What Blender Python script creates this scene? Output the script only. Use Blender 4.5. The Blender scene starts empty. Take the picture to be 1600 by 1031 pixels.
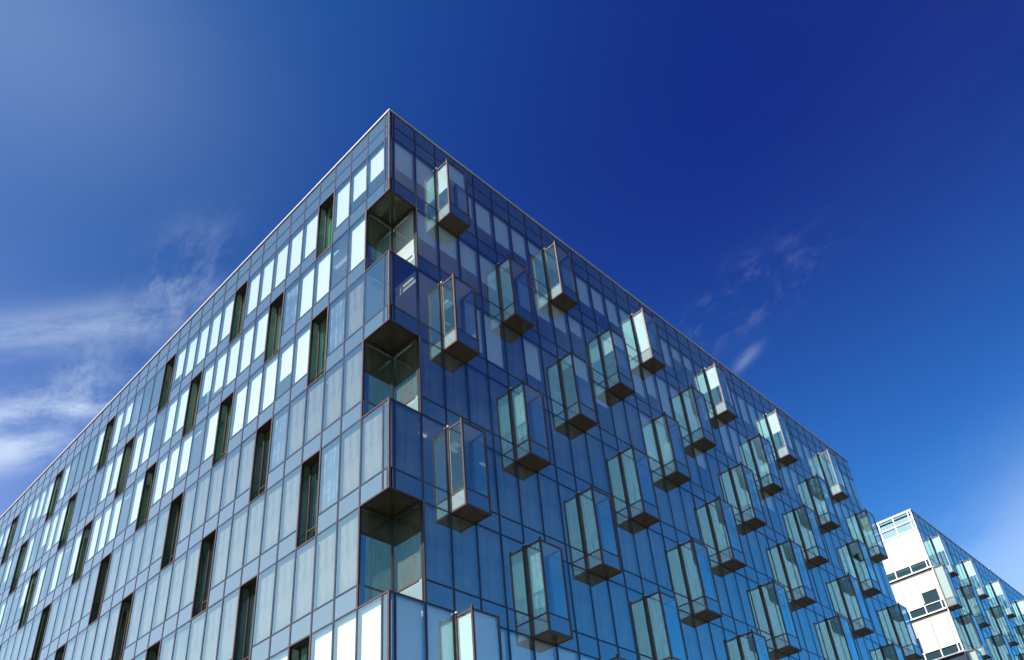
import bpy, bmesh, math, random
from mathutils import Vector, Matrix

# ------------------------------------------------------------------ scene, camera, light
S = bpy.context.scene
C = S.collection
random.seed(11)
W = 1.2                                   # one facade module in metres
TOP = 36.05                               # roof height
CAMW = (15.1717139, -12.0917927, -28.7087367)
RR = (0.71204863, 0.69749981, -0.08050316)
DD = (-0.43480326, 0.3480118, -0.83056241)
FF = (-0.55130107, 0.62640386, 0.55107652)
FPX, CX, CY = 1356.61654, 808.487516, 728.686871

cam = bpy.data.cameras.new('camera')
cam.sensor_width = 36.0
cam.lens = 36.0 * FPX / 1600.0
cam.shift_x = (800 - CX) / 1600.0
cam.shift_y = (CY - 515.5) / 1600.0
cam.clip_start = 0.1
cam.clip_end = 6000
co = bpy.data.objects.new('camera', cam)
C.objects.link(co)
co.matrix_world = Matrix(((RR[0], -DD[0], -FF[0], CAMW[0]*W),
                          (RR[1], -DD[1], -FF[1], CAMW[1]*W),
                          (RR[2], -DD[2], -FF[2], CAMW[2]*W + TOP),
                          (0, 0, 0, 1)))
S.camera = co

SUN = Vector((-0.02, -1.0, 1.10)).normalized()
sun_el = math.asin(SUN.z)
sun_az = math.atan2(SUN.x, SUN.y)         # from +Y towards +X
sl = bpy.data.lights.new('sun', 'SUN')
sl.energy = 5.0
sl.angle = math.radians(0.5)
sl.color = (1.0, 0.965, 0.90)
so = bpy.data.objects.new('sun', sl)
C.objects.link(so)
so.location = (0, -60, 90)
so.rotation_euler = (-SUN).to_track_quat('-Z', 'Y').to_euler()

S.view_settings.view_transform = 'Standard'
S.view_settings.look = 'None'
S.view_settings.exposure = 1.4
S.view_settings.gamma = 1.0
S.render.engine = 'CYCLES'
S.cycles.max_bounces = 9
S.cycles.glossy_bounces = 5
S.cycles.transmission_bounces = 6
S.cycles.transparent_max_bounces = 24
S.cycles.caustics_reflective = False
S.cycles.caustics_refractive = False
S.cycles.sample_clamp_indirect = 6.0
S.cycles.use_denoising = True


class NT:
    """small helper to write node trees"""
    def __init__(self, nt):
        self.nt = nt
        nt.nodes.clear()

    def n(self, typ, _ops=None, **kw):
        nd = self.nt.nodes.new(typ)
        for k, v in (_ops or {}).items():
            setattr(nd, k, v)
        for k, v in kw.items():
            key = int(k[1:]) if k[0] == 'i' and k[1:].isdigit() else k.replace('_', ' ')
            if isinstance(v, bpy.types.NodeSocket):
                self.nt.links.new(v, nd.inputs[key])
            else:
                nd.inputs[key].default_value = v
        return nd

    def m(self, op, a, b=0.0, c=0.0):
        return self.n('ShaderNodeMath', {'operation': op}, i0=a, i1=b, i2=c).outputs[0]

    def mix(self, f, a, b, typ='MIX'):
        nd = self.nt.nodes.new('ShaderNodeMix')
        nd.data_type = 'RGBA'
        nd.blend_type = typ
        for idx, v in ((0, f), (6, a), (7, b)):
            if isinstance(v, bpy.types.NodeSocket):
                self.nt.links.new(v, nd.inputs[idx])
            else:
                nd.inputs[idx].default_value = v if idx == 0 else (*v, 1.0)
        return nd.outputs[2]

    def ramp(self, f, stops, interp='LINEAR'):
        nd = self.nt.nodes.new('ShaderNodeValToRGB')
        cr = nd.color_ramp
        cr.interpolation = interp
        while len(cr.elements) < len(stops):
            cr.elements.new(0.5)
        for e, (p, col) in zip(cr.elements, stops):
            e.position = p
            e.color = (*col, 1.0) if len(col) == 3 else col
        self.nt.links.new(f, nd.inputs[0])
        return nd.outputs[0]

    def dot(self, v, d):
        nd = self.nt.nodes.new('ShaderNodeVectorMath')
        nd.operation = 'DOT_PRODUCT'
        self.nt.links.new(v, nd.inputs[0])
        nd.inputs[1].default_value = d
        return nd.outputs['Value']


# ------------------------------------------------------------------ sky
world = bpy.data.worlds.new('World')
S.world = world
world.use_nodes = True
T = NT(world.node_tree)
sky = T.n('ShaderNodeTexSky', {'sky_type': 'NISHITA', 'sun_disc': False, 'sun_elevation': sun_el,
                               'sun_rotation': sun_az, 'altitude': 200.0, 'air_density': 1.0,
                               'dust_density': 0.6, 'ozone_density': 3.0})
tc = T.n('ShaderNodeTexCoord')
gen = tc.outputs['Generated']
dirv = T.n('ShaderNodeVectorMath', {'operation': 'NORMALIZE'}, i0=gen).outputs[0]
# clear, polarised air: the blue deepens away from the sun's side of the sky
sd = T.dot(dirv, tuple(SUN))
pol = T.m('SUBTRACT', 1.0, T.m('MULTIPLY', sd, sd))
west = T.dot(dirv, (-0.95, -0.3, 0.0))
up = T.n('ShaderNodeSeparateXYZ', Vector=dirv).outputs[2]
deep = T.n('ShaderNodeMapRange', {'interpolation_type': 'SMOOTHSTEP'}, Value=T.m('SUBTRACT', pol, T.m('MULTIPLY', T.m('MAXIMUM', west, 0.0), 0.7)),
           i1=0.25, i2=1.0, i3=0.0, i4=1.0).outputs[0]
lowness = T.n('ShaderNodeMapRange', {'interpolation_type': 'SMOOTHSTEP'}, Value=up, i1=0.28, i2=0.80, i3=0.0, i4=1.0).outputs[0]
tint = T.mix(deep, (0.17, 0.66, 1.16), (0.085, 0.175, 0.80))
tint2 = T.mix(lowness, (0.30, 1.06, 1.66), tint)
col = T.mix(1.0, sky.outputs[0], tint2, 'MULTIPLY')

# thin cirrus, laid out by direction on the sky dome
warp = T.n('ShaderNodeTexNoise', Vector=dirv, Scale=5.0, Detail=4.0)
wv = T.n('ShaderNodeVectorMath', {'operation': 'MULTIPLY_ADD'}, i0=warp.outputs['Color'], i1=(0.05, 0.05, 0.05), i2=dirv).outputs[0]


def patch(d0, major, su, sv, dens, scale, stretch, thr):
    d0 = Vector(d0).normalized()
    a = Vector(major)
    a = (a - d0 * a.dot(d0)).normalized()
    b = d0.cross(a)
    ua = T.dot(dirv, tuple(a)); ub = T.dot(dirv, tuple(b)); uc = T.dot(dirv, tuple(d0))
    r2 = T.m('ADD', T.m('POWER', T.m('DIVIDE', T.m('ABSOLUTE', ua), su), 2.0), T.m('POWER', T.m('DIVIDE', T.m('ABSOLUTE', ub), sv), 2.0))
    mask = T.m('MULTIPLY', T.m('EXPONENT', T.m('MULTIPLY', r2, -1.0)), T.n('ShaderNodeMapRange', {'interpolation_type': 'SMOOTHSTEP'}, Value=uc, i1=0.0, i2=0.5, i3=0.0, i4=1.0).outputs[0])
    wa = T.dot(wv, tuple(a)); wb = T.dot(wv, tuple(b)); wc = T.dot(wv, tuple(d0))
    cv = T.n('ShaderNodeCombineXYZ', X=T.m('MULTIPLY', wa, 1.0 / stretch), Y=wb, Z=T.m('MULTIPLY', wc, 0.4)).outputs[0]
    nz = T.n('ShaderNodeTexNoise', Vector=cv, Scale=scale, Detail=11.0, Roughness=0.68).outputs[0]
    nz = T.n('ShaderNodeMapRange', {'interpolation_type': 'SMOOTHSTEP'}, Value=nz, i1=thr, i2=thr + 0.26, i3=0.0, i4=1.0).outputs[0]
    return T.m('MULTIPLY', T.m('MULTIPLY', mask, nz), dens)


parts = [
    patch((-0.795, 0.200, 0.572), (0.50, 0.80, 0.30), 0.10, 0.022, 0.60, 10.0, 2.4, 0.40),
    patch((-0.835, 0.168, 0.524), (0.50, 0.80, 0.30), 0.10, 0.022, 0.50, 11.0, 2.6, 0.36),
    patch((-0.770, 0.215, 0.600), (0.60, 0.10, 0.80), 0.045, 0.022, 0.28, 14.0, 1.6, 0.40),
    patch((-0.680, 0.255, 0.688), (0.6, 0.25, 0.75), 0.065, 0.030, 0.30, 14.0, 1.8, 0.44),
    patch((-0.745, 0.19, 0.64), (0.50, 0.80, 0.33), 0.17, 0.022, 0.26, 12.0, 3.5, 0.36),
    patch((-0.585, 0.030, 0.81), (0.3, 0.9, -0.2), 0.18, 0.12, 0.10, 4.0, 2.6, 0.10),
    patch((-0.250, 0.693, 0.676), (0.93, 0.20, 0.25), 0.055, 0.009, 0.15, 28.0, 2.2, 0.45),
    patch((-0.275, 0.702, 0.655), (0.93, 0.20, 0.25), 0.08, 0.026, 0.14, 28.0, 1.8, 0.48),
    patch((-0.298, 0.736, 0.608), (0.9, 0.06, 0.4), 0.020, 0.006, 0.15, 26.0, 2.0, 0.40),
    patch((-0.10, 0.93, 0.35), (0.5, 0.05, 0.20), 0.24, 0.085, 0.35, 3.0, 2.5, 0.18),
    patch((-0.88, 0.15, 0.40), (0.5, 0.8, 0.0), 0.30, 0.05, 0.45, 8.0, 3.0, 0.38),
    # unseen haze added in the east to lighten what the right facade mirrors
    patch((0.66, 0.48, 0.58), (0.7, -0.7, 0.2), 0.46, 0.34, 0.085, 3.5, 2.0, 0.34),
]
sunny = [  # unseen haze added on the sun's side to brighten left facade and box windows
    patch((-0.80, -0.50, 0.34), (0.5, -0.7, 0.0), 0.75, 0.30, 0.62, 3.0, 2.0, 0.05),
    patch((-0.1, -0.95, 0.34), (1.0, 0.1, 0.0), 0.80, 0.40, 0.85, 3.0, 2.0, 0.0),
]
col = T.mix(sunny[0], col, (6.7, 5.5, 7.3))  # mauve put into this haze to colour the left facade's reflections
col = T.mix(sunny[1], col, (12.0, 14.6, 17.0))
cl = parts[0]
for q in parts[1:]:
    cl = T.m('ADD', cl, q)
cl = T.m('MINIMUM', cl, 0.92)
cloudy = T.mix(cl, col, (7.6, 8.7, 9.6))
bg = T.n('ShaderNodeBackground', Color=cloudy, Strength=0.0515)
T.n('ShaderNodeOutputWorld', Surface=bg.outputs[0])


# ------------------------------------------------------------------ materials
def mat(name):
    m = bpy.data.materials.new(name)
    m.use_nodes = True
    return m, NT(m.node_tree)


def facing_fresnel(t, f0, power=3.0):
    lw = t.n('ShaderNodeLayerWeight', Blend=0.5).outputs['Facing']
    return t.m('ADD', t.m('MULTIPLY', t.m('POWER', lw, power), 1.0 - f0), f0)


def glass(name, tint, f0, gloss=(0.93, 0.97, 1.0), bump=0.0):
    m, t = mat(name)
    tr = t.n('ShaderNodeBsdfTransparent', Color=(*tint, 1))
    kw = {}
    if bump:
        tcn = t.n('ShaderNodeTexCoord').outputs['Object']
        nz = t.n('ShaderNodeTexNoise', Vector=tcn, Scale=0.55, Detail=1.0).outputs[0]
        kw['Normal'] = t.n('ShaderNodeBump', Strength=bump, Distance=0.02, Height=nz).outputs[0]
    gl = t.n('ShaderNodeBsdfGlossy', Color=(*gloss, 1), Roughness=0.0, **kw)
    mx = t.n('ShaderNodeMixShader', Fac=facing_fresnel(t, f0), i1=tr.outputs[0], i2=gl.outputs[0])
    t.n('ShaderNodeOutputMaterial', Surface=mx.outputs[0])
    return m


def princ(name, col, rough, spec=0.5, metal=0.0, noise=0.12, nscale=3.0, coat=0.0, stretch=None, emis=None):
    m, t = mat(name)
    tcn = t.n('ShaderNodeTexCoord').outputs['Object']
    if stretch:
        tcn = t.n('ShaderNodeMapping', Vector=tcn, Scale=stretch).outputs[0]
    nz = t.n('ShaderNodeTexNoise', Vector=tcn, Scale=nscale, Detail=6.0, Roughness=0.6).outputs[0]
    lo = tuple(c * (1 - noise) for c in col)
    hi = tuple(min(1, c * (1 + noise)) for c in col)
    cc = t.ramp(nz, [(0.3, lo), (0.7, hi)])
    rr = t.m('ADD', t.m('MULTIPLY', nz, 0.12), max(0.0, rough - 0.06))
    b = t.n('ShaderNodeBsdfPrincipled', Base_Color=cc, Roughness=rr, Metallic=metal)
    b.inputs['Specular IOR Level'].default_value = spec
    if coat:
        b.inputs['Coat Weight'].default_value = coat
        b.inputs['Coat Roughness'].default_value = 0.03
    if emis:
        b.inputs['Emission Color'].default_value = (*emis[0], 1)
        b.inputs['Emission Strength'].default_value = emis[1]
    t.n('ShaderNodeOutputMaterial', Surface=b.outputs[0])
    return m


def backpaint(name, col, f0, nv=0.10):
    """colour-backed spandrel glass: diffuse paint under a mirror-like sheet"""
    m, t = mat(name)
    oi = t.n('ShaderNodeObjectInfo')
    tcn = t.n('ShaderNodeTexCoord').outputs['Object']
    mp = t.n('ShaderNodeMapping', Vector=tcn, Scale=(5.0, 5.0, 0.7)).outputs[0]
    nz = t.n('ShaderNodeTexNoise', Vector=mp, Scale=0.9, Detail=5.0).outputs[0]
    k = t.m('ADD', t.m('MULTIPLY', nz, nv * 2.0), t.m('MULTIPLY', oi.outputs['Random'], nv))
    cc = t.mix(k, col, tuple(min(1, c * 1.7 + 0.02) for c in col))
    df = t.n('ShaderNodeBsdfDiffuse', Color=cc)
    gl = t.n('ShaderNodeBsdfGlossy', Color=(0.75, 0.96, 0.96, 1), Roughness=0.0)
    mx = t.n('ShaderNodeMixShader', Fac=facing_fresnel(t, f0), i1=df.outputs[0], i2=gl.outputs[0])
    t.n('ShaderNodeOutputMaterial', Surface=mx.outputs[0])
    return m


def fabric(name, stops, sx=9.0, sz=0.35, trans=0.25):
    """hanging cloth or screen with vertical streaks"""
    m, t = mat(name)
    tcn = t.n('ShaderNodeTexCoord').outputs['Object']
    mp = t.n('ShaderNodeMapping', Vector=tcn, Scale=(sx, sx, sz)).outputs[0]
    n1 = t.n('ShaderNodeTexNoise', Vector=mp, Scale=1.0, Detail=4.0, Roughness=0.6).outputs[0]
    n2 = t.n('ShaderNodeTexNoise', Vector=tcn, Scale=0.9, Detail=7.0, Roughness=0.65).outputs[0]
    f = t.m('ADD', t.m('MULTIPLY', n1, 0.5), t.m('MULTIPLY', n2, 0.5))
    cc = t.ramp(f, stops)
    d = t.n('ShaderNodeBsdfDiffuse', Color=cc)
    tl = t.n('ShaderNodeBsdfTranslucent', Color=cc)
    mx = t.n('ShaderNodeMixShader', Fac=trans, i1=d.outputs[0], i2=tl.outputs[0])
    t.n('ShaderNodeOutputMaterial', Surface=mx.outputs[0])
    return m


M = {}
M['glass'] = glass('vision_glass', (0.92, 0.985, 0.94), 0.30, gloss=(0.66, 0.99, 0.95), bump=0.07)
M['bay_glass'] = glass('bay_glass', (0.88, 1.0, 0.97), 0.36, gloss=(0.80, 0.98, 1.0))
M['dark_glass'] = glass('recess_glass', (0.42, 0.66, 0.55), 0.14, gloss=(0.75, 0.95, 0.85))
M['spandrel'] = backpaint('spandrel_glass', (0.040, 0.060, 0.062), 0.28)
M['fritted'] = None
M['spandrel_pale'] = backpaint('pale_spandrel_glass', (0.46, 0.58, 0.57), 0.24)
M['mullion'] = princ('bronze_mullion', (0.030, 0.028, 0.040), 0.34, 0.5, 0.25, 0.25, 2.0)
M['copper'] = princ('copper_brown_frame', (0.085, 0.048, 0.038), 0.42, 0.5, 0.35, 0.3, 2.5, stretch=(6, 6, 1))
M['dark_frame'] = princ('dark_brown_frame', (0.035, 0.026, 0.024), 0.4, 0.5, 0.2, 0.3, 2.5)
M['soffit'] = princ('bronze_soffit', (0.075, 0.042, 0.024), 0.30, 0.6, 0.35, 0.3, 1.4)
M['notch_soffit'] = princ('polished_dark_soffit', (0.045, 0.036, 0.018), 0.14, 0.8, 0.0, 0.3, 1.2)
M['coping'] = princ('pale_metal_coping', (0.40, 0.37, 0.36), 0.4, 0.5, 0.0, 0.08, 2.0)
M['ceiling'] = princ('ceiling_tile', (0.66, 0.68, 0.66), 0.8, 0.2, 0.0, 0.06, 2.0)
M['slab'] = princ('slab_concrete', (0.34, 0.34, 0.33), 0.85, 0.2, 0.0, 0.15, 1.0)
M['room'] = princ('room_wall', (0.30, 0.31, 0.31), 0.85, 0.2, 0.0, 0.25, 0.35)
M['roof'] = princ('roof_membrane', (0.22, 0.22, 0.22), 0.9, 0.2, 0.0, 0.2, 0.6)
M['blind'] = fabric('white_blind', [(0.3, (0.84, 0.85, 0.83)), (0.7, (0.90, 0.905, 0.89))], 7.0, 0.2, 0.22)
M['grey'] = fabric('grey_curtain', [(0.36, (0.11, 0.105, 0.115)), (0.47, (0.18, 0.155, 0.135)), (0.55, (0.26, 0.205, 0.165)), (0.64, (0.17, 0.16, 0.18))], 5.0, 0.22, 0.2)
M['bay_curtain'] = fabric('sea_green_curtain', [(0.38, (0.32, 0.45, 0.48)), (0.48, (0.52, 0.64, 0.64)), (0.54, (0.24, 0.35, 0.40)), (0.62, (0.66, 0.76, 0.74))], 8.0, 0.06, 0.2)
M['clerestory'] = backpaint('pale_teal_glass', (0.11, 0.175, 0.185), 0.18)
M['olive_reflection'] = fabric('soffit_reflection_screen', [(0.36, (0.09, 0.065, 0.035)), (0.48, (0.15, 0.11, 0.065)), (0.54, (0.11, 0.15, 0.15)), (0.60, (0.12, 0.09, 0.055))], 6.0, 0.12, 0.1)  # olive-brown of the soffit's reflection in the glass, put into the screen's colour
M['grey2'] = fabric('blue_grey_curtain', [(0.36, (0.09, 0.11, 0.17)), (0.5, (0.13, 0.15, 0.21)), (0.56, (0.30, 0.32, 0.35)), (0.60, (0.13, 0.145, 0.20))], 7.0, 0.05, 0.2)
M['green_curtain'] = fabric('green_tinted_curtain', [(0.35, (0.07, 0.22, 0.15)), (0.6, (0.20, 0.42, 0.32))], 12.0, 0.1, 0.2)
M['white_clad'] = princ('white_cladding', (0.325, 0.320, 0.298), 0.55, 0.4, 0.0, 0.03, 0.5)
M['white_frame'] = princ('white_frame', (0.60, 0.60, 0.59), 0.45, 0.5, 0.0, 0.02, 1.0)
M['lamp'] = princ('lit_lamp', (0.5, 0.5, 0.48), 0.5, 0.2, 0.0, 0.01, 1.0, emis=((1.0, 0.98, 0.90), 0.16))
M['pole'] = princ('galvanised_bracket', (0.62, 0.60, 0.57), 0.45, 0.5, 0.3, 0.1, 4.0)


def ground_mat():
    m, t = mat('street_paving')
    tcn = t.n('ShaderNodeTexCoord').outputs['Object']
    n1 = t.n('ShaderNodeTexNoise', Vector=tcn, Scale=0.05, Detail=6.0).outputs[0]
    br = t.n('ShaderNodeTexBrick', Vector=tcn, Scale=0.8, Mortar_Size=0.012,
             Color1=(0.11, 0.098, 0.085, 1), Color2=(0.13, 0.118, 0.10, 1), Mortar=(0.06, 0.055, 0.05, 1))
    cc = t.mix(t.m('MULTIPLY', n1, 0.5), br.outputs[0], (0.09, 0.082, 0.072))
    b = t.n('ShaderNodeBsdfPrincipled', Base_Color=cc, Roughness=0.85)
    t.n('ShaderNodeOutputMaterial', Surface=b.outputs[0])
    return m


M['ground'] = ground_mat()


def fritted():
    m, t = mat('fritted_glass')
    tr = t.n('ShaderNodeBsdfTransparent', Color=(0.80, 0.95, 0.92, 1))
    df = t.n('ShaderNodeBsdfDiffuse', Color=(0.52, 0.66, 0.64, 1))
    tl = t.n('ShaderNodeBsdfTranslucent', Color=(0.52, 0.66, 0.64, 1))
    a = t.n('ShaderNodeMixShader', Fac=0.35, i1=df.outputs[0], i2=tl.outputs[0])
    b = t.n('ShaderNodeMixShader', Fac=0.50, i1=tr.outputs[0], i2=a.outputs[0])
    gl = t.n('ShaderNodeBsdfGlossy', Color=(0.80, 0.98, 1.0, 1), Roughness=0.0)
    c = t.n('ShaderNodeMixShader', Fac=facing_fresnel(t, 0.26), i1=b.outputs[0], i2=gl.outputs[0])
    t.n('ShaderNodeOutputMaterial', Surface=c.outputs[0])
    return m


M['fritted'] = fritted()


# ------------------------------------------------------------------ mesh helpers
class MB:
    def __init__(self):
        self.v = []; self.f = []

    def quad(self, a, b, c, d):
        n = len(self.v)
        self.v += [a, b, c, d]
        self.f.append((n, n + 1, n + 2, n + 3))

    def hexa(self, p):
        """p: 8 points, bottom ring then top ring"""
        n = len(self.v)
        self.v += p
        fs = [(0, 3, 2, 1), (4, 5, 6, 7), (0, 1, 5, 4), (1, 2, 6, 5), (2, 3, 7, 6), (3, 0, 4, 7)]
        a = Vector(p[1]) - Vector(p[0]); b = Vector(p[3]) - Vector(p[0]); c = Vector(p[4]) - Vector(p[0])
        flip = a.cross(b).dot(c) < 0
        for q in fs:
            self.f.append(tuple(n + i for i in (reversed(q) if flip else q)))

    def box(self, x0, x1, y0, y1, z0, z1):
        self.hexa([(x0, y0, z0), (x1, y0, z0), (x1, y1, z0), (x0, y1, z0),
                   (x0, y0, z1), (x1, y0, z1), (x1, y1, z1), (x0, y1, z1)])

    def build(self, name, m, parent=None, loc=(0, 0, 0)):
        """vertices are given in the world; loc is the object's origin in the world"""
        L = Vector(loc)
        me = bpy.data.meshes.new(name)
        me.from_pydata([tuple(Vector(p) - L) for p in self.v], [], self.f)
        me.materials.append(M[m])
        me.update()
        o = bpy.data.objects.new(name, me)
        C.objects.link(o)
        if parent is not None:
            o.parent = parent
            o.location = L - wloc(parent)
        else:
            o.location = L
        return o


def wloc(o):
    v = Vector(o.location)
    while o.parent:
        o = o.parent
        v += Vector(o.location)
    return v


class Frame:
    """a facade plane: u runs along it in modules, z in modules down from the roof, out in metres"""
    def __init__(self, O, U, N):
        self.O = Vector(O); self.U = Vector(U); self.N = Vector(N)

    def p(self, u, out, z):
        q = self.O + self.U * (u * W) + self.N * out
        return (q.x, q.y, TOP + z * W)

    def box(self, mb, u0, u1, z0, z1, o0, o1):
        mb.hexa([self.p(u0, o0, z0), self.p(u1, o0, z0), self.p(u1, o1, z0), self.p(u0, o1, z0),
                 self.p(u0, o0, z1), self.p(u1, o0, z1), self.p(u1, o1, z1), self.p(u0, o1, z1)])

    def quad(self, mb, u0, u1, z0, z1, o, tilt=0.0):
        t = [random.uniform(-tilt, tilt) for _ in range(3)]
        mb.quad(self.p(u0, o + t[0], z0), self.p(u1, o + t[1], z0),
                self.p(u1, o + t[1] + t[2], z1), self.p(u0, o + t[0] + t[2], z1))


def empty(name, loc, label, cat):
    o = bpy.data.objects.new(name, None)
    C.objects.link(o)
    o.location = loc
    o['label'] = label; o['category'] = cat
    return o


def project(p):
    """photo pixel of a world point (used only to rank parts by size)"""
    d = (p[0] - CAMW[0] * W, p[1] - CAMW[1] * W, p[2] - CAMW[2] * W - TOP)
    q = [sum(a * b for a, b in zip(r, d)) for r in (RR, DD, FF)]
    if q[2] < 0.1:
        return (-9999, -9999)
    return (CX + FPX * q[0] / q[2], CY + FPX * q[1] / q[2])


def area(fr, u0, u1, z0, z1):
    P = [project(fr.p(u, 0, z)) for u, z in ((u0, z0), (u1, z0), (u1, z1), (u0, z1))]
    P = [(min(1600, max(0, x)), min(1031, max(0, y))) for x, y in P]
    return abs(sum(P[i][0] * P[(i + 1) % 4][1] - P[(i + 1) % 4][0] * P[i][1] for i in range(4))) / 2


# ------------------------------------------------------------------ ground
g = MB()
g.quad((-3000, -3000, 0), (3000, -3000, 0), (3000, 3000, 0), (-3000, 3000, 0))
go = g.build('ground', 'ground')
go['kind'] = 'structure'

# ------------------------------------------------------------------ shared facade numbers (modules)
R1, R2 = -0.819, -1.494
F0, H, SP = -4.431, 2.978, 0.654
NS = 9
F = [F0 - i * H for i in range(NS)]
SL = [f + SP for f in F]
HEAD = [R2] + F[:-1]
NL, NR = 0.264, 0.188
WR = 0.9837
MW = 0.034                                   # half width of a mullion
BASE = -TOP / W


def make_bay(fr, u0, w, i, parent, drop, front_drop, curtain=False, depth=0.64):
    """glazed box window projecting from the facade; a part with its own pieces"""
    D = depth * W
    zt, zb, zs = HEAD[i] - 0.11, F[i], SL[i] - 0.11
    pw = 0.048
    org = fr.p(u0, 0, zb)
    f = MB()
    # four posts: the outer ones rise a little above the top rail
    fr.box(f, u0 - pw * 0.8, u0 + pw, zb - 0.02, zt + 0.05, 0.012, 0.075)
    fr.box(f, u0 + w - pw, u0 + w + pw * 0.8, zb - 0.02, zt + 0.02, 0.012, 0.075)
    fr.box(f, u0 - 0.002, u0 + pw * 1.35, zb - 0.02, zt + 0.09, D - 0.060, D + 0.004)
    fr.box(f, u0 + w - pw * 1.35, u0 + w + 0.002, zb - 0.02, zt + 0.03, D - 0.060, D + 0.004)
    for z0, z1 in ((zt - 0.045, zt + 0.012), (zs - 0.022, zs + 0.022), (zb - 0.014, zb + 0.045)):
        fr.box(f, u0 + pw * 1.35, u0 + w - pw * 1.35, z0, z1, D - 0.045, D - 0.003)
        fr.box(f, u0 + 0.004, u0 + pw, z0, z1, 0.075, D - 0.060)
        fr.box(f, u0 + w - pw, u0 + w - 0.004, z0, z1, 0.075, D - 0.060)
    fo = f.build('bay_window', 'copper', parent, org)
    e = 0.014
    # glass sides and front
    for name, args in (('side_pane', (u0 + e * 1.2, zs, zt)), ('side_pane', (u0 + w - e * 1.2, zs, zt))):
        q = MB(); u, a, b = args
        q.quad(fr.p(u, 0.03, a), fr.p(u, D - 0.03, a), fr.p(u, D - 0.03, b), fr.p(u, 0.03, b))
        q.build(name, 'bay_glass', fo, org)
    q = MB()
    q.quad(fr.p(u0 + 0.03, D - 0.02, zs), fr.p(u0 + w - 0.03, D - 0.02, zs), fr.p(u0 + w - 0.03, D - 0.02, zt), fr.p(u0 + 0.03, D - 0.02, zt))
    q.build('front_pane', 'glass', fo, org)
    for u in (u0 + e, u0 + w - e - 0.012):
        q = MB()
        q.quad(fr.p(u, 0.03, zb + 0.02), fr.p(u, D - 0.05, zb + 0.02), fr.p(u, D - 0.05, zs - 0.01), fr.p(u, 0.03, zs - 0.01))
        q.build('spandrel_panel', 'fritted', fo, org)
    q = MB()
    fr.box(q, u0 + 0.03, u0 + w - 0.03, zb + 0.02, zs - 0.01, D - 0.03, D - 0.018)
    q.build('spandrel_panel', 'spandrel', fo, org)
    q = MB()
    fr.box(q, u0 + 0.01, u0 + w - 0.01, zb - 0.004, zb + 0.018, 0.02, D - 0.01)
    # shadow gap across the middle of the soffit
    fr.box(q, u0 + w / 2 - 0.012, u0 + w / 2 + 0.012, zb - 0.010, zb - 0.0045, 0.02, D - 0.02)
    q.build('soffit', 'soffit', fo, org)
    q = MB()
    fr.box(q, u0 + 0.01, u0 + w - 0.01, zt - 0.02, zt + 0.008, -0.5, D - 0.01)
    q.build('top_panel', 'ceiling', fo, org)
    bl = MB()
    h = zt - zs - 0.04
    if drop > 0:
        zz = zt - 0.03 - h * drop
        bl.quad(fr.p(u0 + 0.05, 0.06, zz), fr.p(u0 + 0.05, D - 0.06, zz), fr.p(u0 + 0.05, D - 0.06, zt - 0.03), fr.p(u0 + 0.05, 0.06, zt - 0.03))
    if front_drop > 0:
        zz = zt - 0.03 - h * front_drop
        bl.quad(fr.p(u0 + 0.08, D - 0.10, zz), fr.p(u0 + w - 0.08, D - 0.10, zz), fr.p(u0 + w - 0.08, D - 0.10, zt - 0.03), fr.p(u0 + 0.08, D - 0.10, zt - 0.03))
    if bl.f:
        bl.build('curtain' if curtain else 'blind', 'bay_curtain' if curtain else 'blind', fo, org)
    q = MB()
    for u, dd in ((u0 + 0.024, D - 0.085), (u0 + w - 0.040, D - 0.085), (u0 + 0.024, 0.085)):
        fr.box(q, u, u + 0.014, zs + 0.02, zt - 0.03, dd, dd + 0.022)
    q.build('inner_trim', 'pole', fo, org)
    # little pale bracket at the head of the wall post
    q = MB()
    fr.box(q, u0 - 0.035, u0 + 0.02, zt + 0.05, zt + 0.085, 0.01, 0.12)
    fr.box(q, u0 - 0.02, u0 + 0.01, zt + 0.085, zt + 0.10, 0.03, 0.09)
    q.build('bracket', 'pole', fo, org)
    return fo


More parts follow.
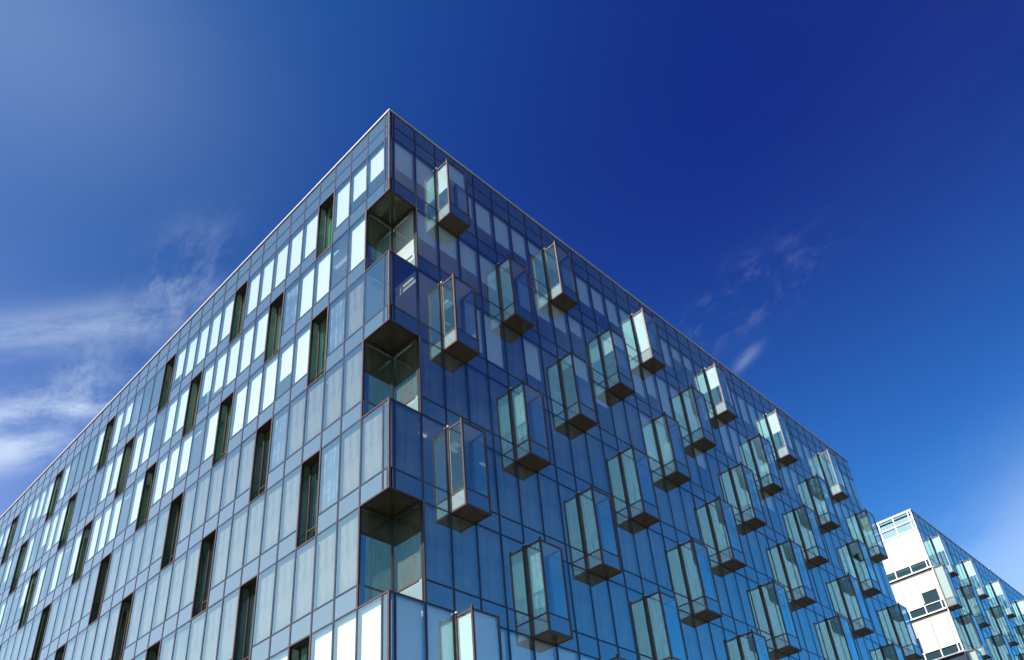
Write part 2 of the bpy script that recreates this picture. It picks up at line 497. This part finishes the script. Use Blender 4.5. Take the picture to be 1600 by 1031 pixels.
def make_slot(fr, u0, w, i, parent, lit):
    """recessed opening one module wide and a storey high"""
    d = -0.30 * W
    zt, zb, zs = HEAD[i], F[i], SL[i] + 0.0
    org = fr.p(u0, 0, zb)
    f = MB(); e = 0.03
    fr.box(f, u0 - e, u0 + e, zb - e, zt + e, -0.06, 0.024)
    fr.box(f, u0 + w - e, u0 + w + e, zb - e, zt + e, -0.06, 0.024)
    fr.box(f, u0 + e, u0 + w - e, zt - e * 0.6, zt + e, -0.06, 0.023)
    fr.box(f, u0 + e, u0 + w - e, zb - e, zb + e * 0.6, -0.06, 0.023)
    # inner frame at the back of the recess
    fr.box(f, u0 + w - 0.075, u0 + w - 0.03, zb + 0.02, zt - 0.02, d - 0.04, d + 0.03)
    fr.box(f, u0 + 0.02, u0 + 0.06, zb + 0.02, zt - 0.02, d - 0.04, d + 0.03)
    fr.box(f, u0 + w * 0.42, u0 + w * 0.42 + 0.03, zb + 0.02, zt - 0.05, d - 0.03, d + 0.02)
    fr.box(f, u0 + 0.06, u0 + w - 0.075, zs - 0.02, zs + 0.02, d - 0.03, d + 0.015)
    fo = f.build('recessed_window', 'copper', parent, org)
    q = MB()
    fr.box(q, u0 + e, u0 + w - e, zt - 0.05, zt - 0.02, d, -0.06)
    fr.box(q, u0 + e, u0 + w - e, zb + 0.02, zb + 0.03, d, -0.06)
    fr.box(q, u0 + 0.0305, u0 + 0.045, zb + 0.03, zt - 0.05, d + 0.03, -0.06)
    q.build('reveal', 'dark_frame', fo, org)
    q = MB()
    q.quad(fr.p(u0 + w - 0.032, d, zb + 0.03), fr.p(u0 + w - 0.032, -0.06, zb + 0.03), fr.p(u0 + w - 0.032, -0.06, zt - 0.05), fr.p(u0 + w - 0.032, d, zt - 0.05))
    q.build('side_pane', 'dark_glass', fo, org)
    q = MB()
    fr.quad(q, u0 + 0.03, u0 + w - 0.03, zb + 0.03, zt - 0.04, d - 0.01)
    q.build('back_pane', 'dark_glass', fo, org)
    q = MB()
    a, b = random.uniform(0.05, 0.2), random.uniform(0.6, 1.0)
    n = 8
    for k in range(n):                           # pleated curtain
        ua = u0 + w * (a + (b - a) * k / n); ub = u0 + w * (a + (b - a) * (k + 1) / n)
        oa = d - 0.16 - (0.04 if k % 2 else 0.0); ob = d - 0.16 - (0.0 if k % 2 else 0.04)
        q.quad(fr.p(ua, oa, zs + 0.02), fr.p(ub, ob, zs + 0.02), fr.p(ub, ob, zt - 0.04), fr.p(ua, oa, zt - 0.04))
    q.build('curtain', 'green_curtain' if lit else 'grey2', fo, org)
    return fo


def office(name, label, O, nleft, nright, opts):
    root = empty(name, (O[0], O[1], 0), label, 'office building')
    L = Frame((O[0], O[1], 0), (-1, 0, 0), (0, -1, 0))
    Rf = Frame((O[0], O[1], 0), (0, 1, 0), (1, 0, 0))
    wl = opts.get('wl', 1.0)
    uL = lambda k: opts.get('nl', NL) + k * wl
    uR = lambda k: NR + k * WR
    EL, ER = uL(nleft), opts['er']
    white = opts.get('white', False)

    def notch(i):
        return (not white) and i % 2 == 1

    def bay_at(i, c):
        return c % 6 == (3 if i % 2 == 0 else 0) and (c > 0)

    def slot_at(i, c):
        return (not white) and c % 6 == (4 if i % 2 == 0 else 1) and c > 1

    # --- floors, inner wall, roof, coping
    slabs = MB(); ceil = MB()
    x0, x1 = O[0] - EL * W, O[0]
    y0, y1 = O[1], O[1] + ER * W
    for i in range(NS):
        z = TOP + F[i] * W
        if z < 0.3:
            continue
        ins = 0.42
        xs, ys = x1 - ins, y0 + ins
        nx, ny = x1 - (uL(1) - 0.02) * W - ins, y0 + (uR(1) - 0.02) * W + ins
        # ceiling of the storey below: slab underside; keep clear of open corners
        def plate(mb, za, zb2, cut):
            if cut and not white:
                mb.box(x0 + 0.2, nx, ys, y1 - 0.2, za, zb2)
                mb.box(nx, xs, ny, y1 - 0.2, za, zb2)
            else:
                mb.box(x0 + 0.2, xs, ys, y1 - 0.2, za, zb2)
        plate(slabs, z + 0.06, z + 0.40, True)
        plate(ceil, z - 0.0, z + 0.055, True)
    zr = TOP + R2 * W
    slabs.box(x0 + 0.2, x1 - 0.2, y0 + 0.2, y1 - 0.2, zr + 0.07, zr + 0.5)
    ceil.box(x0 + 0.2, x1 - 0.2, y0 + 0.2, y1 - 0.2, zr + 0.01, zr + 0.065)
    slabs.build('floor_slab', 'slab', root, (O[0], O[1], 0))
    ceil.build('ceiling', 'ceiling', root, (O[0], O[1], 0))
    core = MB()
    inset = 5.2
    core.box(x0 + 0.3, x1 - inset, y0 + inset, y1 - 0.3, 0, TOP - 1.9)
    # cross walls between groups of rooms
    for k in range(5, nleft, 6):
        core.box(O[0] - uL(k) * W - 0.06, O[0] - uL(k) * W + 0.06, y0 + 0.5, y0 + inset - 0.004, 0, TOP - 2.0)
    for k in range(7, nright, 6):
        core.box(x1 - inset + 0.004, x1 - 0.5, y0 + uR(k) * W - 0.06, y0 + uR(k) * W + 0.06, 0, TOP - 2.0)
    core.build('inner_wall', 'room', root, (O[0], O[1], 0))
    rf = MB()
    rf.box(x0 + 0.05, x1 - 0.05, y0 + 0.05, y1 - 0.05, TOP - 0.5, TOP - 0.35)
    rf.build('roof', 'roof', root, (O[0], O[1], 0))
    bk = MB()
    bk.box(x0, x0 + 0.18, y0 + 0.02, y1, 0, TOP - 0.10)
    bk.box(x0 + 0.18, x1 - 0.02, y1 - 0.18, y1, 0, TOP - 0.10)
    bk.build('back_wall', 'white_clad' if white else 'slab', root, (O[0], O[1], 0))
    cp = MB()
    oh = 0.05
    cp.box(x0 - oh, x1 + oh, y0 - oh, y0 + 0.35, TOP - 0.09, TOP)
    cp.box(x1 - 0.35, x1 + oh, y0 + 0.35, y1 + oh, TOP - 0.09, TOP)
    cp.box(x0 - oh, x0 + 0.35, y0 + 0.35, y1 + oh, TOP - 0.09, TOP)
    cp.box(x0 + 0.35, x1 - 0.35, y1 - 0.35, y1 + oh, TOP - 0.09, TOP)
    cp.build('coping', 'coping', root, (O[0], O[1], 0))

    # --- collect cells
    cells = []       # kind, frame, side, col, storey, u0,u1,z0,z1
    def col_edges(side):
        if side == 'L':
            return [0.0] + [uL(k) for k in range(nleft + 1)]
        return [0.0] + [uR(k) for k in range(nright + 1)] + ([ER] if ER - uR(nright) > 0.1 else [])
    grid = {'L': MB(), 'R': MB()}
    special = []
    for side, fr in (('L', L), ('R', Rf)):
        if white and side == 'L':
            continue
        ed = col_edges(side)
        mb = grid[side]
        for c in range(len(ed) - 1):
            a, b = ed[c], ed[c + 1]
            cells.append(('S', fr, side, c, -1, a, b, R1, -0.10))
            cells.append(('S', fr, side, c, -1, a, b, R2, R1))
            for i in range(NS):
                if F[i] < BASE + 0.3:
                    break
                if notch(i) and c <= 1:
                    continue
                if side == 'R' and bay_at(i, c) and b - a > 0.9 and c <= nright:
                    special.append(('bay', fr, c, i, a, b)); continue
                if side == 'L' and slot_at(i, c):
                    special.append(('slot', fr, c, i, a, b)); continue
                cells.append(('V', fr, side, c, i, a, b, SL[i], HEAD[i]))
                cells.append(('S', fr, side, c, i, a, b, F[i], SL[i]))
        # mullions
        for c, u in enumerate(ed[1:-1], 1):
            mw = MW
            top = -0.10
            seg = [(BASE, top)]
            if c == 1 and not white:                 # interrupted by the open corners
                cuts = [(F[i], HEAD[i]) for i in range(1, NS, 2)]
                seg = []
                t0 = top
                for zb, zt in cuts:
                    seg.append((zt, t0)); t0 = zb
                seg.append((BASE, t0))
            for zb, zt in seg:
                if zt - zb > 0.01:
                    fr.box(mb, u - mw, u + mw, max(zb, BASE), zt, -0.09, 0.014)
        # transoms between the mullions
        for c in range(len(ed) - 1):
            a = ed[c] + (MW if c else 0.045); b = ed[c + 1] - MW
            rows = [(-0.10, -1), (R1, -1), (R2, -1)] + [(F[i], i) for i in range(NS)] + [(SL[i], i + 0.5) for i in range(NS)]
            for z, i in rows:
                if z < BASE:
                    continue
                if i >= 0:
                    st = int(i)
                    half = i != st
                    if half and notch(st) and c <= 1: continue
                    if half and side == 'L' and slot_at(st, c): continue
                    if half and side == 'R' and bay_at(st, c): continue
                fr.box(mb, a, b, z - 0.026, z + 0.026, -0.085, 0.011)
        mb.build('mullion_grid', 'mullion', root, (O[0], O[1], 0))

    # --- blinds: how far each is drawn
    def blind_drop(side, c, i):
        key = (side, c, i)
        if c == 0: return -1 if side == 'L' else -2
        if key in opts['blinds']:
            return opts['blinds'][key]
        r = random.random()
        if side == 'L':
            if i >= 6: return random.choice((0.85, 0.95, 1.0))
            if 3 <= i <= 5: return -1
            if i == 2 and c in (0, 1, 2): return -1
            if c > 16 and r < 0.30: return 0.0
            if r < 0.16: return -2
            return random.choice((1.0, 1.0, 0.97, 0.9, 0.75, 0.6, 0.95))
        if i == 0: return random.choice((0.6, 0.62, 0.55, 0.66, 0.7, 0.3)) if r < 0.85 else 0
        if i == 1: return random.choice((0.5, 0.62, 0.8, 0.35, 0.9)) if r < 0.7 else 0
        if i == 2: return random.choice((0.7, 0.9, 0.4)) if r < 0.3 else -1
        if i >= 6: return 0.85 if r < 0.5 else -1
        return -1

    def add_blind(fr, a, b, z0, z1, d, into, side):
        """d: 0 none, >0 white blind drawn by that share, -1 grey curtain, -2 blue-grey curtain"""
        if d == 0 or b - a < 0.4:
            if d == 0: return
        off = -0.13
        if d > 0:
            key = 'blind'; zz = z1 - (z1 - z0) * d
            n = 1
            into.setdefault(key, MB())
            sh = 0.06
            fr.quad(into[key], a + sh, b - sh, zz, z1, off, 0.004)
        else:
            key = 'grey' if d == -1 else 'grey2'
            into.setdefault(key, MB())
            fr.quad(into[key], a + 0.01, b - 0.01, z0, z1, off, 0.012)

    vis = [c for c in cells if c[0] == 'V']
    spa = [c for c in cells if c[0] == 'S']
    keep_v = set(id(c) for c in sorted(vis, key=lambda c: -area(c[1], *c[5:9]))[:100])
    keep_s = set(id(c) for c in sorted(spa, key=lambda c: -area(c[1], *c[5:9]))[:100])
    rest_v, rest_s, rest_b = MB(), MB(), {}
    for c in vis:
        _, fr, side, col, i, a, b, z0, z1 = c
        d = blind_drop(side, col, i)
        if id(c) in keep_v:
            q = MB(); fr.quad(q, a + 0.01, b - 0.01, z0, z1, 0.0, 0.0035)
            org = fr.p((a + b) / 2, 0, z0)
            o = q.build('window', 'glass', root, org)
            into = {}
            add_blind(fr, a, b, z0, z1, d, into, side)
            for k, mb in into.items():
                mb.build('blind' if k == 'blind' else 'curtain', k, o, org)
        else:
            fr.quad(rest_v, a + 0.01, b - 0.01, z0, z1, 0.0, 0.0035)
            add_blind(fr, a, b, z0, z1, d, rest_b, side)
    for c in spa:
        _, fr, side, col, i, a, b, z0, z1 = c
        if id(c) in keep_s:
            q = MB(); fr.box(q, a + 0.01, b - 0.01, z0, z1, -0.012, 0.0)
            q.build('spandrel_panel', 'spandrel', root, fr.p((a + b) / 2, 0, z0))
        else:
            fr.box(rest_s, a + 0.01, b - 0.01, z0, z1, -0.012, 0.0)
    o = rest_v.build('window', 'glass', root, (O[0], O[1], 0)); o['kind'] = 'stuff'
    for k, mb in rest_b.items():
        q = mb.build('blind' if k == 'blind' else 'curtain', k, root, (O[0], O[1], 0)); q['kind'] = 'stuff'
    o = rest_s.build('spandrel_panel', 'spandrel', root, (O[0], O[1], 0)); o['kind'] = 'stuff'
    # upstand behind the sills
    up_ = MB(); edge_ = MB()
    for side, fr in (('L', L), ('R', Rf)):
        if white and side == 'L':
            continue
        st = [c for c in cells if c[0] == 'S' and c[2] == side]
        for c in st:
            fr.box(up_, c[5], c[6], c[7], c[8] - 0.02, -0.12, -0.03)
            if c[4] >= 0 or c[7] == R2:
                fr.box(edge_, c[5], c[6], c[7] + 0.002, c[7] + 0.04, -0.50, -0.122)
    for kind, fr, c, i, a, b in special:
        if kind == 'bay':
            fr.box(edge_, a, b, F[i] + 0.002, F[i] + 0.04, -0.50, 0.0)
    edge_.build('ceiling_edge', 'ceiling', root, (O[0], O[1], 0))
    up_.build('spandrel_backing', 'slab', root, (O[0], O[1], 0))

    for kind, fr, c, i, a, b in special:
        if kind == 'bay':
            vals = opts['bays'].get((c, i))
            if vals is None:
                r = random.random()
                if i == 0: vals = (random.choice((1.0, 0.5, 0.55)), 0.0, False)
                elif i == 1: vals = (random.choice((0.5, 0.9, 0.96)), random.choice((0, 0.4)), False)
                elif i == 2: vals = (random.choice((0.3, 0.9, 0.96)), random.choice((0, 0.4)), False)
                elif i >= 6: vals = (1.0, 1.0, False)
                else: vals = (0.98, 0, True)
            make_bay(fr, a, b - a, i, root, *vals)
        else:
            make_slot(fr, a, b - a, i, root, i < 3)
    return root, L, Rf, uL, uR


# ------------------------------------------------------------------ the near building
BL = {}
for (s, c, i, d) in [
    ('L', 0, 0, 1.0), ('L', 1, 0, .60), ('L', 2, 0, .66), ('L', 3, 0, 1.0), ('L', 5, 0, 1.0), ('L', 6, 0, 1.0), ('L', 7, 0, .9), ('L', 8, 0, .97),
    ('L', 9, 0, 1.0), ('L', 11, 0, 1.0), ('L', 12, 0, 1.0), ('L', 13, 0, 1.0), ('L', 14, 0, .92), ('L', 15, 0, .70), ('L', 17, 0, 0), ('L', 18, 0, 0), ('L', 19, 0, -2),
    ('L', 2, 1, 1.0), ('L', 3, 1, 0), ('L', 4, 1, 1.0), ('L', 5, 1, 1.0), ('L', 6, 1, -2), ('L', 8, 1, 1.0), ('L', 9, 1, 1.0), ('L', 10, 1, 1.0), ('L', 11, 1, .8), ('L', 12, 1, .62), ('L', 14, 1, 1.0), ('L', 15, 1, 1.0), ('L', 16, 1, 0), ('L', 17, 1, 1.0), ('L', 18, 1, 1.0),
    ('L', 0, 2, -1), ('L', 1, 2, 0), ('L', 2, 2, -1), ('L', 3, 2, -2), ('L', 5, 2, 1.0), ('L', 6, 2, .62), ('L', 7, 2, .97), ('L', 8, 2, 1.0), ('L', 9, 2, .9), ('L', 11, 2, 1.0), ('L', 12, 2, 0), ('L', 13, 2, .8), ('L', 14, 2, .97), ('L', 15, 2, .9),
    ('L', 3, 3, -1), ('L', 6, 3, -2), ('L', 3, 4, -2), ('L', 1, 6, .9), ('L', 2, 6, .95), ('L', 3, 6, .93), ('L', 0, 6, -2),
    ('R', 0, 0, -2), ('R', 1, 0, .62), ('R', 2, 0, .60), ('R', 4, 0, .5), ('R', 5, 0, .60), ('R', 6, 0, .64), ('R', 7, 0, .58), ('R', 8, 0, .30), ('R', 10, 0, .6), ('R', 11, 0, .62),
    ('R', 2, 1, .55), ('R', 3, 1, .5), ('R', 4, 1, .55), ('R', 5, 1, .6),
    ('R', 0, 2, -2), ('R', 1, 2, 0), ('R', 2, 2, 0), ('R', 4, 2, .85), ('R', 5, 2, .9),
    ('R', 0, 4, -2), ('R', 2, 4, 0), ('R', 0, 6, -2), ('R', 1, 6, .8), ('R', 2, 6, 1.0),
    ('R', 4, 6, 1.0), ('R', 5, 6, 1.0), ('R', 6, 6, 1.0)]:
    BL[(s, c, i)] = d
BAYS = {(3, 0): (.60, .35, False), (9, 0): (.0, .0, False), (15, 0): (1.0, 0, False), (21, 0): (.55, 0, False), (27, 0): (.55, 0, False), (33, 0): (.0, 0, False),
        (6, 1): (.16, 0, False), (12, 1): (.48, .3, False), (18, 1): (.96, 0, False), (24, 1): (.96, 0, False), (30, 1): (.96, 0, True), (36, 1): (.96, 0, True),
        (3, 2): (0, 0, False), (9, 2): (.22, .4, False), (15, 2): (.97, 0, False), (21, 2): (.9, 0, False), (27, 2): (.98, 0, True),
        (3, 4): (0, 0, True), (3, 6): (1.0, 1.0, False)}

B1, L, Rf, uL, uR = office('office_building',
    'large blue glass corner office block in front with box windows on its right side',
    (0, 0), 44, 36, {'er': 36.42, 'blinds': BL, 'bays': BAYS})


def corner(i, root):
    """open corner: the storey is cut away over one module each way"""
    zt, zb, zs = HEAD[i], F[i], SL[i]
    a, b = uL(1), uR(1)
    ai, bi = a - 0.07, b - 0.10
    X = lambda u: -u * W
    Y = lambda u: u * W
    Z = lambda z: TOP + z * W
    org = (0, 0, Z(zb))
    f = MB()
    e = 0.030
    # outer frame: posts at both ends of the opening, rails along its foot and head
    f.box(X(a + e), X(a - e), -0.026, 0.16, Z(zb - e), Z(zt + e))
    f.box(-0.16, 0.026, Y(b - e), Y(b + e), Z(zb - e), Z(zt + e))
    for z0, z1 in ((zb - 0.03, zb + 0.012), (zt - 0.012, zt + 0.03)):
        f.box(X(a - e), -0.06, -0.024, 0.06, Z(z0), Z(z1))
        f.box(-0.06, 0.024, 0.06, Y(b - e), Z(z0), Z(z1))
        f.box(-0.06, 0.024, -0.024, 0.06, Z(z0), Z(z1))
    # inner corner post and transoms of the set-back glazing
    f.box(X(ai) - 0.03, X(ai) + 0.035, Y(bi) - 0.035, Y(bi) + 0.03, Z(zb + 0.02), Z(zt - 0.02))
    f.box(X(ai) - 0.02, X(ai) + 0.012, 0.16, Y(bi) - 0.035, Z(zs - 0.03), Z(zs + 0.02))
    f.box(X(ai) + 0.035, -0.16, Y(bi) - 0.012, Y(bi) + 0.02, Z(zs - 0.03), Z(zs + 0.02))
    f.box(X(ai) - 0.02, X(ai) + 0.012, 0.16, Y(bi) - 0.035, Z(zt - 0.07), Z(zt - 0.02))
    f.box(X(ai) + 0.035, -0.16, Y(bi) - 0.012, Y(bi) + 0.02, Z(zt - 0.07), Z(zt - 0.02))
    fo = f.build('corner_recess', 'copper', root, org)
    q = MB()
    q.box(X(a), -0.03, 0.03, Y(b), Z(zt) - 0.004, Z(zt) + 0.03)
    q.build('soffit', 'notch_soffit', fo, org)
    q = MB()
    q.box(X(a), -0.03, 0.03, Y(b), Z(zb) - 0.03, Z(zb) + 0.03)
    q.build('ledge', 'dark_frame', fo, org)
    for (p, r) in (((X(ai), 0.02), (X(ai), Y(bi))), ((X(ai), Y(bi)), (-0.02, Y(bi)))):
        q = MB()
        q.quad((*p, Z(zs)), (*r, Z(zs)), (*r, Z(zt)), (*p, Z(zt)))
        q.build('glass_pane', 'glass', fo, org)
    q = MB(); q.box(X(ai) - 0.02, X(ai) - 0.004, 0.02, Y(bi), Z(zb), Z(zs))
    q.build('spandrel_panel', 'spandrel', fo, org)
    q = MB(); q.quad((X(ai) + 0.02, Y(bi) + 0.01, Z(zb)), (-0.03, Y(bi) + 0.01, Z(zb)), (-0.03, Y(bi) + 0.01, Z(zs)), (X(ai) + 0.02, Y(bi) + 0.01, Z(zs)))
    q.build('spandrel_panel', 'fritted', fo, org)
    if i == 1:
        q = MB()
        q.quad((X(ai) + 0.05, Y(bi) + 0.16, Z(zs)), (-0.2, Y(bi) + 0.16, Z(zs)), (-0.2, Y(bi) + 0.16, Z(zt)), (X(ai) + 0.05, Y(bi) + 0.16, Z(zt)))
        q.build('blind', 'blind', fo, org)
        q = MB()
        q.quad((X(ai) - 0.16, 0.06, Z(zs)), (X(ai) - 0.16, Y(bi), Z(zs)), (X(ai) - 0.16, Y(bi), Z(zt)), (X(ai) - 0.16, 0.06, Z(zt)))
        q.build('curtain', 'olive_reflection', fo, org)
    else:
        q = MB()
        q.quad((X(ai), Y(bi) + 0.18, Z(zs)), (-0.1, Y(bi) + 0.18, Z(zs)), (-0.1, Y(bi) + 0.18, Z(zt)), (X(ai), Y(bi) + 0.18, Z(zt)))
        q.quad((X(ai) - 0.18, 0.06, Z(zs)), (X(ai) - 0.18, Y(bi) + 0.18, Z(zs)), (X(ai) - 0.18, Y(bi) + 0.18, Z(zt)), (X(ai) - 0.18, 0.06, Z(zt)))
        q.build('curtain', 'olive_reflection', fo, org)
    return fo


for i in (1, 3, 5, 7):
    corner(i, B1)

# corner posts of the boxes between the open corners
for i in (0, 2, 4, 6, 8):
    zt = -0.10 if i == 0 else HEAD[i]
    zb = max(F[i], BASE)
    q = MB()
    z0, z1 = TOP + zb * W - 0.002, TOP + zt * W + (0.0 if i == 0 else 0.002)
    q.box(-0.055, 0.026, -0.026, 0.055, z0, z1)
    for k in range(5):                                   # small fixings down the edge
        zz = z0 + (z1 - z0) * (k + 0.5) / 5
        q.box(-0.03, 0.034, -0.034, -0.026, zz - 0.02, zz + 0.02)
    q.build('corner_post', 'copper', B1, (0, 0, z0))
# soffit trims where the boxes overhang the open corners
# ceiling lights seen through the clear panes
for (x, y, i, ln, ax) in [(-0.9, 1.3, 4, 1.1, 'y'), (-0.7, 1.0, 6, 0.9, 'y'),
                          (-3.9, 0.9, 1, 1.0, 'x'), (-4.2, 1.6, 1, 1.0, 'x'), (-10.2, 0.8, 0, 0.9, 'x')]:
    q = MB()
    z = TOP + HEAD[i] * W - 0.01
    if ax == 'y': q.box(x - 0.045, x + 0.045, y, y + ln, z - 0.05, z)
    else: q.box(x - ln, x, y - 0.06, y + 0.06, z - 0.05, z)
    q.build('ceiling_light', 'lamp', B1, (x, y, z))

# ------------------------------------------------------------------ the farther building
YC = 45.95 * W
BAYS2 = {}
B2, L2, R2f, uL2, uR2 = office('office_building',
    'farther glass office block at the right edge with a sunlit white end wall',
    (0, YC), 14, 44, {'er': NR + 44 * WR + 0.2, 'blinds': {}, 'bays': BAYS2, 'white': True, 'nl': 0.26, 'wl': 1.075})
# its own bay beside the corner, level with the second storey
for i in (1, 3, 5):
    make_bay(R2f, 0.05, 0.93, i, B2, 1.0, 0.0, False)

# white end wall of the farther building
wall = MB(); frm = MB(); dk = MB(); wins = []
fr = L2
u_end = uL2(14)
edges = [0.0] + [uL2(k) for k in range(15)]
for c in range(15):                                        # two rows of pale glass under the roof
    a, b = edges[c], edges[c + 1]
    for z0, z1 in ((R1, -0.1), (R2, R1)):
        wins.append((a, b, z0, z1, 'clerestory'))
for i in range(NS):
    if F[i] < BASE + 0.3:
        break
    zt, zb, zs = HEAD[i] if i else R2 - 0.06, F[i], SL[i]
    band_t, band_b = SL[i] - 0.10, F[i] - 0.02
    for c in range(15):
        a, b = edges[c], edges[c + 1]
        g_ = 0.008
        if i == 1 and c == 1:                              # small square window above the second band
            fr.box(wall, a + g_, b - g_, -5.98, HEAD[i] - 0.27, -0.16, 0.0)
            wins.append((a, a + 0.98, -6.76, -6.02, 'dark_win'))
            fr.box(wall, a + 0.99, b - g_, -6.70, -5.99, -0.16, 0.0)
        elif i == 2 and c == 3:
            fr.box(wall, a + g_, b - g_, -8.75, HEAD[i] - 0.27, -0.16, 0.0)
            fr.box(wall, a + g_ + 0.25, b - g_, SL[i] - 0.04, -8.76, -0.16, 0.0)
            wins.append((a, a + 0.25, SL[i] - 0.04, -8.77, 'dark_win'))
        else:
            fr.box(wall, a + g_, b - g_, band_t + 0.05, (HEAD[i] - 0.27 if i else R2 - 0.03), -0.16, 0.0)
        wins.append((a, b, band_b, band_t, 'dark_win'))
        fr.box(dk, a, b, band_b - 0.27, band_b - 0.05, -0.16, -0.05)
    fr.box(frm, 0.0, u_end, band_b - 0.05, band_b + 0.03, -0.1, 0.05)
    fr.box(frm, 0.0, u_end, band_t, band_t + 0.05, -0.1, 0.02)
    for c in range(1, 16):
        u = edges[c]
        fr.box(frm, u - 0.03, u + 0.03, band_b + 0.03, band_t, -0.1, 0.045)
for z in (-0.08, R1, R2):
    fr.box(frm, 0.0, u_end, z - 0.045, z + 0.03, -0.1, 0.035)
for c in range(1, 16):
    u = edges[c]
    for z0, z1 in ((R1 + 0.03, -0.125), (R2 + 0.03, R1 - 0.045)):
        fr.box(frm, u - 0.035, u + 0.035, z0, z1, -0.1, 0.033)
fr.box(frm, 0.0, 0.05, BASE, -0.125, -0.1, -0.002)
org2 = (0, YC, 0)
wall.build('white_wall', 'white_clad', B2, org2)
frm.build('white_window_frame', 'white_frame', B2, org2)
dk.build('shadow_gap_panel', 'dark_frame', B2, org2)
M['dark_win'] = backpaint('dark_band_glass', (0.012, 0.03, 0.04), 0.06)
wins.sort(key=lambda w: -area(fr, w[0], w[1], w[2], w[3]))
rest = MB()
for n, (a, b, z0, z1, k) in enumerate(wins):
    if n < 60 or k != 'dark_win':
        q = MB(); fr.box(q, a, b, z0, z1, -0.07, -0.05)
        q.build('end_window', k, B2, fr.p((a + b) / 2, 0, z0))
    else:
        fr.box(rest, a, b, z0, z1, -0.07, -0.05)
if rest.f:
    o = rest.build('end_window', 'dark_win', B2, org2); o['kind'] = 'stuff'

# small fitting standing on the farther roof edge
v = bpy.data.objects.new('rooftop_vent', None)
C.objects.link(v)
yv = 62.0 * W
v.location = (-0.2, yv, TOP)
v['label'] = 'small pale vent standing on the roof edge of the farther building'
v['category'] = 'roof vent'
q = MB(); q.box(-0.32, -0.08, yv - 0.14, yv + 0.14, TOP + 0.002, TOP + 0.28); q.build('vent_body', 'pole', v, (-0.2, yv, TOP))
q = MB(); q.box(-0.37, -0.03, yv - 0.19, yv + 0.19, TOP + 0.28, TOP + 0.34); q.build('vent_cap', 'coping', v, (-0.2, yv, TOP))
